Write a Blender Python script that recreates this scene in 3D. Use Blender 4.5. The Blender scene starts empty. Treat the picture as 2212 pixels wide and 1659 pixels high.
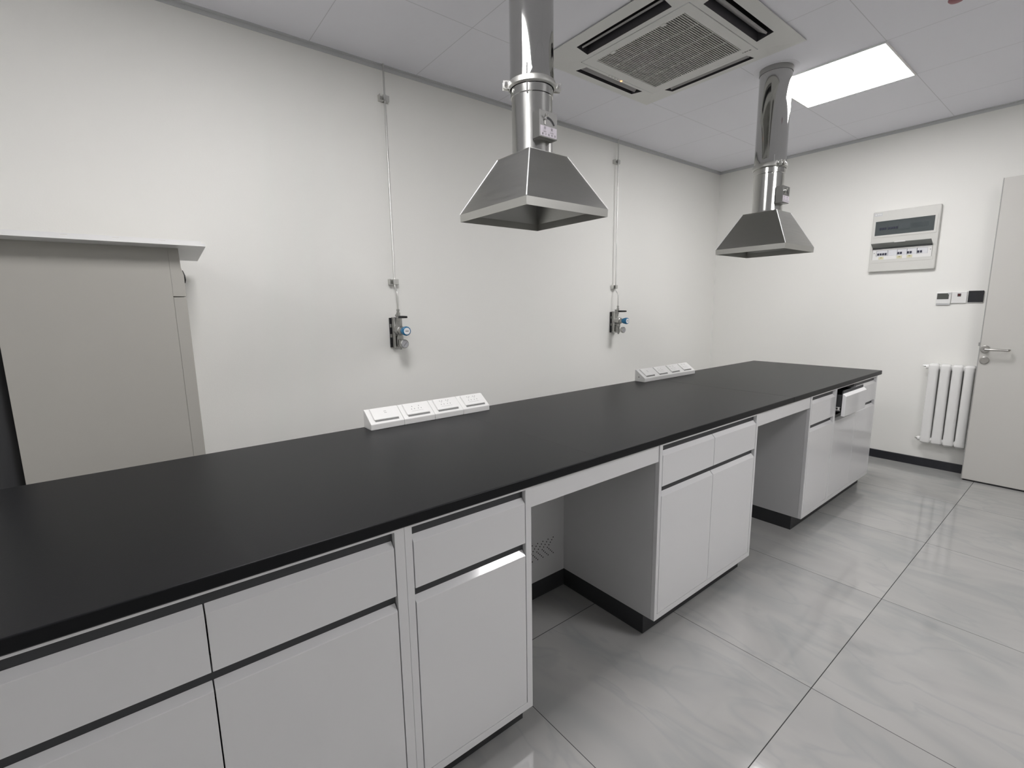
import bpy, bmesh, math, random
from mathutils import Vector, Matrix

# ------------------------------------------------------------------ camera, world, exposure
scene = bpy.context.scene
COL = scene.collection
CAM_POS = Vector((-4.1606, -0.9916, 1.3235))
F_PX, IMG_W = 1022.2, 2212.0
right = Vector((0.78367192, -0.62100183, -0.0146648))
up = Vector((0.11077107, 0.11647964, 0.98699659))
fwd = Vector((0.61121854, 0.77510594, -0.16007086))
cd = bpy.data.cameras.new('camera')
cd.sensor_fit = 'HORIZONTAL'
cd.sensor_width = 36.0
cd.lens = 36.0 * F_PX / IMG_W
cd.clip_start = 0.02
cam = bpy.data.objects.new('camera', cd)
m3 = Matrix((right, up, -fwd)).transposed()
cam.matrix_world = Matrix.Translation(CAM_POS) @ m3.to_4x4()
COL.objects.link(cam)
scene.camera = cam

w = bpy.data.worlds.new('world')
scene.world = w
w.use_nodes = True
w.node_tree.nodes['Background'].inputs[0].default_value = (0.85, 0.9, 1.0, 1)
w.node_tree.nodes['Background'].inputs[1].default_value = 0.25

vs = scene.view_settings
vs.view_transform = 'Standard'
vs.look = 'None'
vs.gamma = 1.0
vs.use_curve_mapping = False
vs.exposure = 0.0
LAMP = 27.2          # radiance of the ceiling light panels

# ------------------------------------------------------------------ main dimensions (metres)
H = 0.8383           # worktop upper face
ZL = 0.809           # worktop lower face
D = 0.9038           # worktop depth
ZB = 0.0833          # underside of the cabinets
YF = 0.005           # cabinet fronts
YK = 0.057           # plinth face
YB = 0.512           # knee space back panel
W = 1.7097           # left wall plane (y)
XF = 0.7398          # far wall plane (x)
HC = 2.66            # ceiling
YR = -3.1            # right wall plane
XB = -7.2            # back wall plane

# ------------------------------------------------------------------ materials
def srgb(r, g, b):
    f = lambda c: (c / 255 / 12.92) if c / 255 <= 0.04045 else ((c / 255 + 0.055) / 1.055) ** 2.4
    return (f(r), f(g), f(b), 1.0)

def mat(name, col, rough=0.5, metal=0.0, bump=0.0, bscale=200.0, spec=0.5, coat=0.0, emit=None, estr=0.0,
        alpha=1.0, trans=0.0, vary=0.0, vscale=3.0, stretch=None):
    m = bpy.data.materials.new(name)
    m.use_nodes = True
    nt = m.node_tree
    b = nt.nodes['Principled BSDF']
    b.inputs['Base Color'].default_value = col
    b.inputs['Roughness'].default_value = rough
    b.inputs['Metallic'].default_value = metal
    b.inputs['Specular IOR Level'].default_value = spec
    b.inputs['Coat Weight'].default_value = coat
    b.inputs['Coat Roughness'].default_value = 0.08
    b.inputs['Transmission Weight'].default_value = trans
    b.inputs['Alpha'].default_value = alpha
    if emit:
        b.inputs['Emission Color'].default_value = emit
        b.inputs['Emission Strength'].default_value = estr
    tc = nt.nodes.new('ShaderNodeTexCoord')
    src = tc.outputs['Object']
    if stretch:
        mp = nt.nodes.new('ShaderNodeMapping')
        mp.inputs['Scale'].default_value = stretch
        nt.links.new(src, mp.inputs['Vector'])
        src = mp.outputs['Vector']
    if bump > 0:
        n = nt.nodes.new('ShaderNodeTexNoise')
        n.inputs['Scale'].default_value = bscale
        n.inputs['Detail'].default_value = 3
        nt.links.new(src, n.inputs['Vector'])
        bp = nt.nodes.new('ShaderNodeBump')
        bp.inputs['Strength'].default_value = bump
        bp.inputs['Distance'].default_value = 0.002
        nt.links.new(n.outputs['Fac'], bp.inputs['Height'])
        nt.links.new(bp.outputs['Normal'], b.inputs['Normal'])
    if vary > 0:
        n = nt.nodes.new('ShaderNodeTexNoise')
        n.inputs['Scale'].default_value = vscale
        n.inputs['Detail'].default_value = 4
        nt.links.new(src, n.inputs['Vector'])
        mr = nt.nodes.new('ShaderNodeMapRange')
        mr.inputs['From Min'].default_value = 0.3
        mr.inputs['From Max'].default_value = 0.7
        mr.inputs['To Min'].default_value = max(rough - vary, 0.02)
        mr.inputs['To Max'].default_value = rough + vary
        nt.links.new(n.outputs['Fac'], mr.inputs['Value'])
        nt.links.new(mr.outputs['Result'], b.inputs['Roughness'])
    return m

M = {}
M['wall'] = mat('wall_paint', (0.87, 0.868, 0.838, 1), 0.6, bump=0.12, bscale=160)
M['trim'] = mat('grey_angle', (0.60, 0.61, 0.62, 1), 0.5)
M['baseboard'] = mat('black_baseboard', (0.018, 0.019, 0.024, 1), 0.35)
M['cab'] = mat('white_laminate', (0.79, 0.79, 0.805, 1), 0.11, spec=0.6, coat=0.35)
M['cabside'] = mat('white_steel', (0.62, 0.62, 0.63, 1), 0.35, bump=0.05, bscale=300)
M['rail'] = mat('charcoal_finger_rail', (0.045, 0.047, 0.052, 1), 0.45)
M['kick'] = mat('charcoal_plinth', (0.030, 0.031, 0.034, 1), 0.5)
M['top'] = mat('black_resin_worktop', (0.0065, 0.007, 0.0085, 1), 0.36, bump=0.05, bscale=350, spec=0.19)
M['steel'] = mat('polished_steel', (0.52, 0.52, 0.51, 1), 0.075, 1.0, vary=0.02, vscale=9, stretch=(1, 1, 0.15))
M['brushed'] = mat('brushed_steel', (0.40, 0.40, 0.385, 1), 0.33, 1.0, bump=0.04, bscale=90, stretch=(1, 1, 18), vary=0.05, vscale=6)
M['skirt'] = mat('satin_steel', (0.52, 0.52, 0.50, 1), 0.42, 1.0, bump=0.05, bscale=120, stretch=(1, 1, 12))
M['satinduct'] = mat('satin_duct_steel', (0.50, 0.50, 0.485, 1), 0.19, 1.0, vary=0.04, vscale=9, stretch=(1, 1, 0.15))
M['boxsteel'] = mat('damper_box_steel', (0.24, 0.24, 0.235, 1), 0.45, 1.0)
M['seam'] = mat('polished_weld', (0.95, 0.95, 0.95, 1), 0.5, 1.0)
M['zinc'] = mat('zinc_plate', (0.62, 0.62, 0.60, 1), 0.35, 1.0)
M['chrome'] = mat('chrome', (0.75, 0.75, 0.74, 1), 0.12, 1.0)
M['plastic'] = mat('white_plastic', (0.80, 0.80, 0.79, 1), 0.35)
M['mark'] = mat('grey_mark', (0.22, 0.22, 0.22, 1), 0.5)
M['dark'] = mat('dark_void', (0.012, 0.012, 0.014, 1), 0.6)
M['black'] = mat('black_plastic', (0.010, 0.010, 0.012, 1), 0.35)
M['screenblack'] = mat('black_glass', (0.006, 0.007, 0.012, 1), 0.12)
M['acwhite'] = mat('warm_white_plastic', (0.74, 0.74, 0.72, 1), 0.45)
M['acgrille'] = mat('grey_grille', (0.58, 0.58, 0.55, 1), 0.5)
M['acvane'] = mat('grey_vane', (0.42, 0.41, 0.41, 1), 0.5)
M['acdark'] = mat('vent_interior', (0.06, 0.058, 0.065, 1), 0.6)
M['filter'] = mat('intake_filter', (0.16, 0.16, 0.155, 1), 0.8)
M['led'] = mat('orange_led', (1, 0.35, 0.15, 1), 0.4, emit=(1.0, 0.33, 0.12, 1), estr=4.0)
M['lamp'] = mat('light_diffuser', (0.9, 0.9, 0.9, 1), 0.5, emit=(1.0, 0.978, 0.976, 1), estr=LAMP)
M['lampframe'] = mat('light_frame', (0.8, 0.8, 0.8, 1), 0.4)
M['greybody'] = mat('grey_beige_steel', (0.40, 0.39, 0.36, 1), 0.5, bump=0.05, bscale=250)
M['tray'] = mat('white_tray', (0.82, 0.82, 0.82, 1), 0.35)
M['panel'] = mat('grey_white_box', (0.66, 0.66, 0.63, 1), 0.4)
M['smoke'] = mat('smoked_cover', (0.105, 0.125, 0.13, 1), 0.12, alpha=0.62)
M['smokeflap'] = mat('smoked_flap', (0.20, 0.215, 0.20, 1), 0.2, alpha=0.80)
M['breaker'] = mat('breaker_white', (0.72, 0.73, 0.76, 1), 0.4)
M['toggle'] = mat('breaker_toggle', (0.02, 0.022, 0.05, 1), 0.4)
M['yellow'] = mat('yellow_sticker', (0.68, 0.66, 0.47, 1), 0.5)
M['stickerink'] = mat('sticker_ink', (0.25, 0.22, 0.04, 1), 0.5)
M['lcd'] = mat('lcd_grey', (0.075, 0.08, 0.072, 1), 0.25)
M['redlens'] = mat('dark_red_lens', (0.09, 0.008, 0.012, 1), 0.25)
M['radiator'] = mat('white_enamel', (0.82, 0.82, 0.81, 1), 0.22)
M['door'] = mat('door_leaf_paint', (0.57, 0.562, 0.535, 1), 0.42)
M['dooredge'] = mat('door_edge', (0.36, 0.36, 0.35, 1), 0.45)
M['handle'] = mat('satin_nickel', (0.48, 0.47, 0.45, 1), 0.3, 1.0)
M['blue'] = mat('blue_knob', (0.012, 0.16, 0.33, 1), 0.3)
M['white'] = mat('white_face', (0.85, 0.86, 0.88, 1), 0.4)
M['label'] = mat('lilac_label', (0.62, 0.58, 0.64, 1), 0.5)
M['ringwhite'] = mat('ceiling_white', (0.86, 0.86, 0.91, 1), 0.6)
M['dial'] = mat('gauge_glass', (0.40, 0.40, 0.42, 1), 0.15)
M['ink'] = mat('label_ink', (0.03, 0.03, 0.035, 1), 0.5)
M['redcap'] = mat('dusty_red', (0.35, 0.14, 0.16, 1), 0.5)
M['corridor'] = mat('corridor_paint', (0.6, 0.6, 0.6, 1), 0.7)


def floor_material():
    m = bpy.data.materials.new('polished_marble_tile')
    m.use_nodes = True
    nt = m.node_tree
    N, L = nt.nodes, nt.links
    b = N['Principled BSDF']
    geo = N.new('ShaderNodeNewGeometry')
    sep = N.new('ShaderNodeSeparateXYZ')
    L.new(geo.outputs['Position'], sep.inputs[0])
    def math_(op, a, bb=None):
        n = N.new('ShaderNodeMath'); n.operation = op
        for i, v in enumerate((a, bb)):
            if v is None: continue
            if isinstance(v, (int, float)): n.inputs[i].default_value = v
            else: L.new(v, n.inputs[i])
        return n.outputs[0]
    X0, Y0, T = -2.4544, -0.485, 0.8
    gx = math_('DIVIDE', math_('SUBTRACT', sep.outputs[0], X0), T)
    gy = math_('DIVIDE', math_('SUBTRACT', sep.outputs[1], Y0), T)
    fx, fy = math_('FRACT', gx), math_('FRACT', gy)
    ix, iy = math_('FLOOR', gx), math_('FLOOR', gy)
    def edge(f):
        return math_('MINIMUM', f, math_('SUBTRACT', 1.0, f))
    jx = math_('LESS_THAN', edge(fx), 0.0014)
    jy = math_('LESS_THAN', edge(fy), 0.0018)
    joint = math_('MAXIMUM', jx, jy)
    # per-tile shift of the marbling
    comb = N.new('ShaderNodeCombineXYZ')
    L.new(ix, comb.inputs[0]); L.new(iy, comb.inputs[1])
    wn = N.new('ShaderNodeTexWhiteNoise'); wn.noise_dimensions = '3D'
    L.new(comb.outputs[0], wn.inputs['Vector'])
    sc = N.new('ShaderNodeVectorMath'); sc.operation = 'SCALE'; sc.inputs['Scale'].default_value = 7.0
    L.new(wn.outputs['Color'], sc.inputs[0])
    add = N.new('ShaderNodeVectorMath'); add.operation = 'ADD'
    L.new(geo.outputs['Position'], add.inputs[0]); L.new(sc.outputs[0], add.inputs[1])
    mp = N.new('ShaderNodeMapping')
    mp.inputs['Rotation'].default_value = (0, 0, math.radians(-28))
    mp.inputs['Scale'].default_value = (3.2, 1.3, 1.0)
    L.new(add.outputs[0], mp.inputs['Vector'])
    n1 = N.new('ShaderNodeTexNoise'); n1.inputs['Scale'].default_value = 1.1
    n1.inputs['Detail'].default_value = 3; n1.inputs['Roughness'].default_value = 0.5
    n1.inputs['Distortion'].default_value = 1.2
    L.new(mp.outputs[0], n1.inputs['Vector'])
    cr = N.new('ShaderNodeValToRGB')
    e = cr.color_ramp.elements
    e[0].position = 0.22; e[0].color = (0.285, 0.295, 0.298, 1)
    e[1].position = 0.75; e[1].color = (0.41, 0.405, 0.395, 1)
    q = cr.color_ramp.elements.new(0.46); q.color = (0.365, 0.363, 0.356, 1)
    L.new(n1.outputs['Fac'], cr.inputs[0])
    n2 = N.new('ShaderNodeTexNoise'); n2.inputs['Scale'].default_value = 1.5
    n2.inputs['Detail'].default_value = 3; n2.inputs['Roughness'].default_value = 0.5
    n2.inputs['Distortion'].default_value = 0.7
    L.new(mp.outputs[0], n2.inputs['Vector'])
    cr2 = N.new('ShaderNodeValToRGB')
    e = cr2.color_ramp.elements
    e[0].position = 0.465; e[0].color = (0, 0, 0, 1)
    e[1].position = 0.50; e[1].color = (0.30, 0.30, 0.30, 1)
    q = cr2.color_ramp.elements.new(0.54); q.color = (0, 0, 0, 1)
    L.new(n2.outputs['Fac'], cr2.inputs[0])
    mx = N.new('ShaderNodeMix'); mx.data_type = 'RGBA'; mx.blend_type = 'MIX'
    mx.inputs['B'].default_value = (0.27, 0.29, 0.295, 1)
    L.new(cr2.outputs[0], mx.inputs['Factor']); L.new(cr.outputs[0], mx.inputs['A'])
    mj = N.new('ShaderNodeMix'); mj.data_type = 'RGBA'
    mj.inputs['B'].default_value = (0.05, 0.05, 0.05, 1)
    L.new(joint, mj.inputs['Factor']); L.new(mx.outputs['Result'], mj.inputs['A'])
    L.new(mj.outputs['Result'], b.inputs['Base Color'])
    rg = math_('ADD', 0.07, math_('MULTIPLY', joint, 0.5))
    L.new(rg, b.inputs['Roughness'])
    L.new(math_('MULTIPLY', math_('SUBTRACT', 1.0, joint), 0.45), b.inputs['Specular IOR Level'])
    return m

def ceiling_material():
    m = bpy.data.materials.new('ceiling_tiles')
    m.use_nodes = True
    nt = m.node_tree
    N, L = nt.nodes, nt.links
    b = N['Principled BSDF']
    geo = N.new('ShaderNodeNewGeometry')
    sep = N.new('ShaderNodeSeparateXYZ')
    L.new(geo.outputs['Position'], sep.inputs[0])
    def math_(op, a, bb=None):
        n = N.new('ShaderNodeMath'); n.operation = op
        for i, v in enumerate((a, bb)):
            if v is None: continue
            if isinstance(v, (int, float)): n.inputs[i].default_value = v
            else: L.new(v, n.inputs[i])
        return n.outputs[0]
    def line(o, x0, t):
        f = math_('FRACT', math_('DIVIDE', math_('SUBTRACT', o, x0), t))
        return math_('LESS_THAN', math_('MINIMUM', f, math_('SUBTRACT', 1.0, f)), 0.0030)
    j = math_('MAXIMUM', line(sep.outputs[0], -0.345, 0.594), line(sep.outputs[1], -0.088, 0.595))
    mj = N.new('ShaderNodeMix'); mj.data_type = 'RGBA'
    mj.inputs['A'].default_value = (0.88, 0.88, 0.935, 1)
    mj.inputs['B'].default_value = (0.66, 0.66, 0.70, 1)
    L.new(j, mj.inputs['Factor'])
    L.new(mj.outputs['Result'], b.inputs['Base Color'])
    b.inputs['Roughness'].default_value = 0.6
    n = N.new('ShaderNodeTexNoise'); n.inputs['Scale'].default_value = 220
    bp = N.new('ShaderNodeBump'); bp.inputs['Strength'].default_value = 0.1; bp.inputs['Distance'].default_value = 0.002
    L.new(n.outputs['Fac'], bp.inputs['Height']); L.new(bp.outputs['Normal'], b.inputs['Normal'])
    return m

M['floor'] = floor_material()
M['ceiling'] = ceiling_material()

# ------------------------------------------------------------------ mesh helpers
class MB:
    """collects shapes given in world coordinates into one mesh"""
    def __init__(self):
        self.bm = bmesh.new()
    def face(self, pts):
        try:
            return self.bm.faces.new([self.bm.verts.new(p) for p in pts])
        except ValueError:
            return None
    def poly(self, verts, faces):
        vv = [self.bm.verts.new(v) for v in verts]
        for f in faces:
            self.bm.faces.new([vv[i] for i in f])
        return vv
    def box(self, x0, x1, y0, y1, z0, z1, bev=0.0, seg=2):
        if x0 > x1: x0, x1 = x1, x0
        if y0 > y1: y0, y1 = y1, y0
        if z0 > z1: z0, z1 = z1, z0
        v = self.poly([(x0, y0, z0), (x1, y0, z0), (x1, y1, z0), (x0, y1, z0), (x0, y0, z1), (x1, y0, z1), (x1, y1, z1), (x0, y1, z1)],
                      [(0, 3, 2, 1), (4, 5, 6, 7), (0, 1, 5, 4), (1, 2, 6, 5), (2, 3, 7, 6), (3, 0, 4, 7)])
        if bev > 0:
            ed = {e for q in v for e in q.link_edges}
            bmesh.ops.bevel(self.bm, geom=list(ed), offset=bev, segments=seg, affect='EDGES', profile=0.5)
        return self
    def prism(self, pts, axis, a, b, bev=0.0, seg=2):
        """polygon pts (2-D, in the two other axes in order) extruded along axis from a to b"""
        def P(p, t):
            q = list(p); q.insert(axis, t); return tuple(q)
        n = len(pts)
        v = self.poly([P(p, a) for p in pts] + [P(p, b) for p in pts],
                      [tuple(range(n)), tuple(range(2 * n - 1, n - 1, -1))] + [(i, i + n, (i + 1) % n + n, (i + 1) % n) for i in range(n)])
        if bev > 0:
            ed = {e for q in v for e in q.link_edges}
            bmesh.ops.bevel(self.bm, geom=list(ed), offset=bev, segments=seg, affect='EDGES', profile=0.5)
        return self
    def rings(self, rings, cap=True):
        """skin of successive closed rings of equal count"""
        rv = [[self.bm.verts.new(p) for p in r] for r in rings]
        n = len(rv[0])
        for a, b in zip(rv, rv[1:]):
            for i in range(n):
                self.bm.faces.new((a[i], a[(i + 1) % n], b[(i + 1) % n], b[i]))
        if cap:
            self.bm.faces.new(list(reversed(rv[0])))
            self.bm.faces.new(rv[-1])
        return self
    def lathe(self, base, axis, prof, n=32, cap=True):
        """profile [(radius, distance along axis)]"""
        ax = Vector(axis).normalized()
        t = Vector((1, 0, 0)) if abs(ax.x) < 0.9 else Vector((0, 1, 0))
        u = ax.cross(t).normalized(); v = ax.cross(u)
        B = Vector(base)
        return self.rings([[B + ax * d + (u * math.cos(2 * math.pi * i / n) + v * math.sin(2 * math.pi * i / n)) * max(r, 1e-5)
                            for i in range(n)] for r, d in prof], cap)
    def cyl(self, a, b, r, n=20):
        a, b = Vector(a), Vector(b)
        return self.lathe(a, b - a, [(r, 0), (r, (b - a).length)], n)
    def tube(self, pts, r, n=12):
        pts = [Vector(p) for p in pts]
        out = []
        for i, p in enumerate(pts):
            d = (pts[min(i + 1, len(pts) - 1)] - pts[max(i - 1, 0)]).normalized()
            t = Vector((1, 0, 0)) if abs(d.x) < 0.8 else Vector((0, 0, 1))
            u = d.cross(t).normalized(); v = d.cross(u)
            out.append([p + (u * math.cos(2 * math.pi * k / n) + v * math.sin(2 * math.pi * k / n)) * r for k in range(n)])
        return self.rings(out)
    def plate(self, axis, a, b, us, vs_, holes):
        """slab between a and b on axis, cut into the cells of us x vs_, with cells (i, j) in holes left open"""
        def P(u, v, t):
            q = [u, v]; q.insert(axis, t); return tuple(q)
        cache = {}
        def V(i, j, k):
            if (i, j, k) not in cache:
                cache[(i, j, k)] = self.bm.verts.new(P(us[i], vs_[j], (a, b)[k]))
            return cache[(i, j, k)]
        nu, nv = len(us) - 1, len(vs_) - 1
        solid = lambda i, j: 0 <= i < nu and 0 <= j < nv and (i, j) not in holes
        for i in range(nu):
            for j in range(nv):
                if not solid(i, j): continue
                for k in (0, 1):
                    self.bm.faces.new([V(i, j, k), V(i + 1, j, k), V(i + 1, j + 1, k), V(i, j + 1, k)])
                for di, dj, e in ((-1, 0, ((i, j), (i, j + 1))), (1, 0, ((i + 1, j), (i + 1, j + 1))),
                                  (0, -1, ((i, j), (i + 1, j))), (0, 1, ((i, j + 1), (i + 1, j + 1)))):
                    if not solid(i + di, j + dj):
                        p, q = e
                        self.bm.faces.new([V(*p, 0), V(*q, 0), V(*q, 1), V(*p, 1)])
        return self
    def build(self, name, material, parent=None, origin=None, smooth=False, bevel=0.0):
        bm = self.bm
        bmesh.ops.recalc_face_normals(bm, faces=bm.faces)
        if parent is not None:
            o0 = Vector(parent['_wpos']) if '_wpos' in parent else Vector((0, 0, 0))
        elif origin is not None:
            o0 = Vector(origin)
        else:
            xs = [v.co for v in bm.verts]
            o0 = Vector(((min(c.x for c in xs) + max(c.x for c in xs)) / 2, (min(c.y for c in xs) + max(c.y for c in xs)) / 2, min(c.z for c in xs)))
        bmesh.ops.translate(bm, verts=bm.verts, vec=-o0)
        if smooth:
            for f in bm.faces: f.smooth = True
            for e in bm.edges:
                if len(e.link_faces) == 2 and e.calc_face_angle(0) > math.radians(32): e.smooth = False
        me = bpy.data.meshes.new(name)
        bm.to_mesh(me); bm.free()
        me.materials.append(material)
        ob = bpy.data.objects.new(name, me)
        COL.objects.link(ob)
        if parent is not None:
            ob.parent = parent
            WPOS[ob.name] = o0
            ob['_wpos'] = list(o0)
        else:
            ob.location = o0
            ob['_wpos'] = list(o0)
        if bevel > 0:
            bv = ob.modifiers.new('bevel', 'BEVEL'); bv.width = bevel; bv.segments = 2; bv.limit_method = 'ANGLE'
        return ob
WPOS = {}

def thing(name, label, cat, loc, group=None):
    o = bpy.data.objects.new(name, None)
    o.empty_display_size = 0.1
    COL.objects.link(o)
    o.location = loc
    o['_wpos'] = list(loc)
    o['label'] = label; o['category'] = cat
    if group: o['group'] = group
    return o

def tag(o, label, cat, group=None):
    o['label'] = label; o['category'] = cat
    if group: o['group'] = group
    return o

def struct(o):
    o['kind'] = 'structure'
    return o

def text_mesh(mb, body, size, to_world, align='CENTER'):
    """adds lettering lying in the plane given by to_world(u, v) -> point"""
    cu = bpy.data.curves.new('lettering', 'FONT')
    cu.body = body; cu.size = size; cu.align_x = align; cu.align_y = 'CENTER'; cu.resolution_u = 3
    ob = bpy.data.objects.new('lettering', cu)
    COL.objects.link(ob)
    dg = bpy.context.evaluated_depsgraph_get(); dg.update()
    me = bpy.data.meshes.new_from_object(ob.evaluated_get(dg))
    vv = [mb.bm.verts.new(to_world(v.co.x, v.co.y)) for v in me.vertices]
    for p in me.polygons:
        try: mb.bm.faces.new([vv[i] for i in p.vertices])
        except ValueError: pass
    bpy.data.objects.remove(ob, do_unlink=True)
    bpy.data.curves.remove(cu); bpy.data.meshes.remove(me)

# ------------------------------------------------------------------ room shell
struct(MB().box(XB - 0.1, XF + 0.1, YR - 0.1, W + 0.1, -0.1, 0.0).build('floor', M['floor'], origin=(0, 0, -0.1)))
AC = (-1.785, 0.645)      # centre of the ceiling cassette
us = [XB - 0.1, AC[0] - 0.445, AC[0] + 0.445, XF + 0.1]
vs_ = [YR - 0.1, AC[1] - 0.445, AC[1] + 0.445, W + 0.1]
struct(MB().plate(2, HC, HC + 0.02, us, vs_, {(1, 1)}).build('ceiling', M['ceiling'], origin=(0, 0, HC)))
struct(MB().box(XB - 0.1, XF + 0.1, W, W + 0.1, 0, HC).build('wall_left', M['wall']))
struct(MB().box(XF, XF + 0.1, YR - 0.1, W, 0, HC).build('wall_far', M['wall']))
struct(MB().box(XB - 0.1, XB, YR - 0.1, W, 0, HC).build('wall_back', M['wall']))
struct(MB().box(XB - 0.1, XF + 0.1, YR - 0.1, YR, 0, HC).build('wall_right', M['wall']))
# the wall steps forward where the doorway is; its door stands folded back towards the camera's side
struct(MB().plate(0, 0.612, 0.712, [YR, -2.50, -1.52, -1.44], [0, 2.15, HC], {(1, 0)}).build('wall_step', M['wall']))
fr = MB()
fr.box(0.60, 0.72, -1.52, -1.49, 0, 2.15).box(0.60, 0.72, -2.50, -2.47, 0, 2.15).box(0.60, 0.72, -2.47, -1.52, 2.12, 2.15)
struct(fr.build('trim_3', M['dooredge']))
# ceiling edge angles and the dark baseboard
struct(MB().prism([(W, HC), (W - 0.024, HC), (W - 0.024, HC - 0.003), (W - 0.003, HC - 0.003), (W - 0.003, HC - 0.022), (W, HC - 0.022)], 0, XB, XF).build('trim_1', M['trim']))
struct(MB().prism([(XF, HC), (XF - 0.024, HC), (XF - 0.024, HC - 0.003), (XF - 0.003, HC - 0.003), (XF - 0.003, HC - 0.022), (XF, HC - 0.022)], 1, YR, W).build('trim_2', M['trim']))
struct(MB().box(XF - 0.012, XF, YR, W, 0, 0.0686, 0.002, 1).build('baseboard_far', M['baseboard']))
struct(MB().box(XB, XF - 0.012, W - 0.012, W, 0, 0.0686, 0.002, 1).build('baseboard_left', M['baseboard']))

# ------------------------------------------------------------------ ceiling light panels
def light_panel(cx, cy, label):
    t = thing('ceiling_light_panel', label, 'ceiling light', (cx, cy, HC), 'square ceiling light panels')
    h = 0.2945
    MB().plate(2, HC - 0.008, HC, [cx - h - 0.002, cx - h + 0.008, cx + h - 0.008, cx + h + 0.002],
               [cy - h - 0.002, cy - h + 0.008, cy + h - 0.008, cy + h + 0.002], {(1, 1)}).build('frame', M['lampframe'], t)
    MB().box(cx - h + 0.008, cx + h - 0.008, cy - h + 0.008, cy + h - 0.008, HC - 0.006, HC - 0.001).build('diffuser', M['lamp'], t)
light_panel(-0.643, 0.205, 'glowing square light panel in the ceiling beside the farther exhaust duct')
light_panel(-3.618, 0.205, 'glowing square ceiling light panel over the near end of the bench')
light_panel(-1.833, -1.578, 'glowing square ceiling light panel over the open floor in front of the bench')
light_panel(-6.592, 0.205, 'assumed square ceiling light panel, added out of view nearest the back wall')  # unseen panel assumed from the ceiling grid, added to brighten the left end

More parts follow.
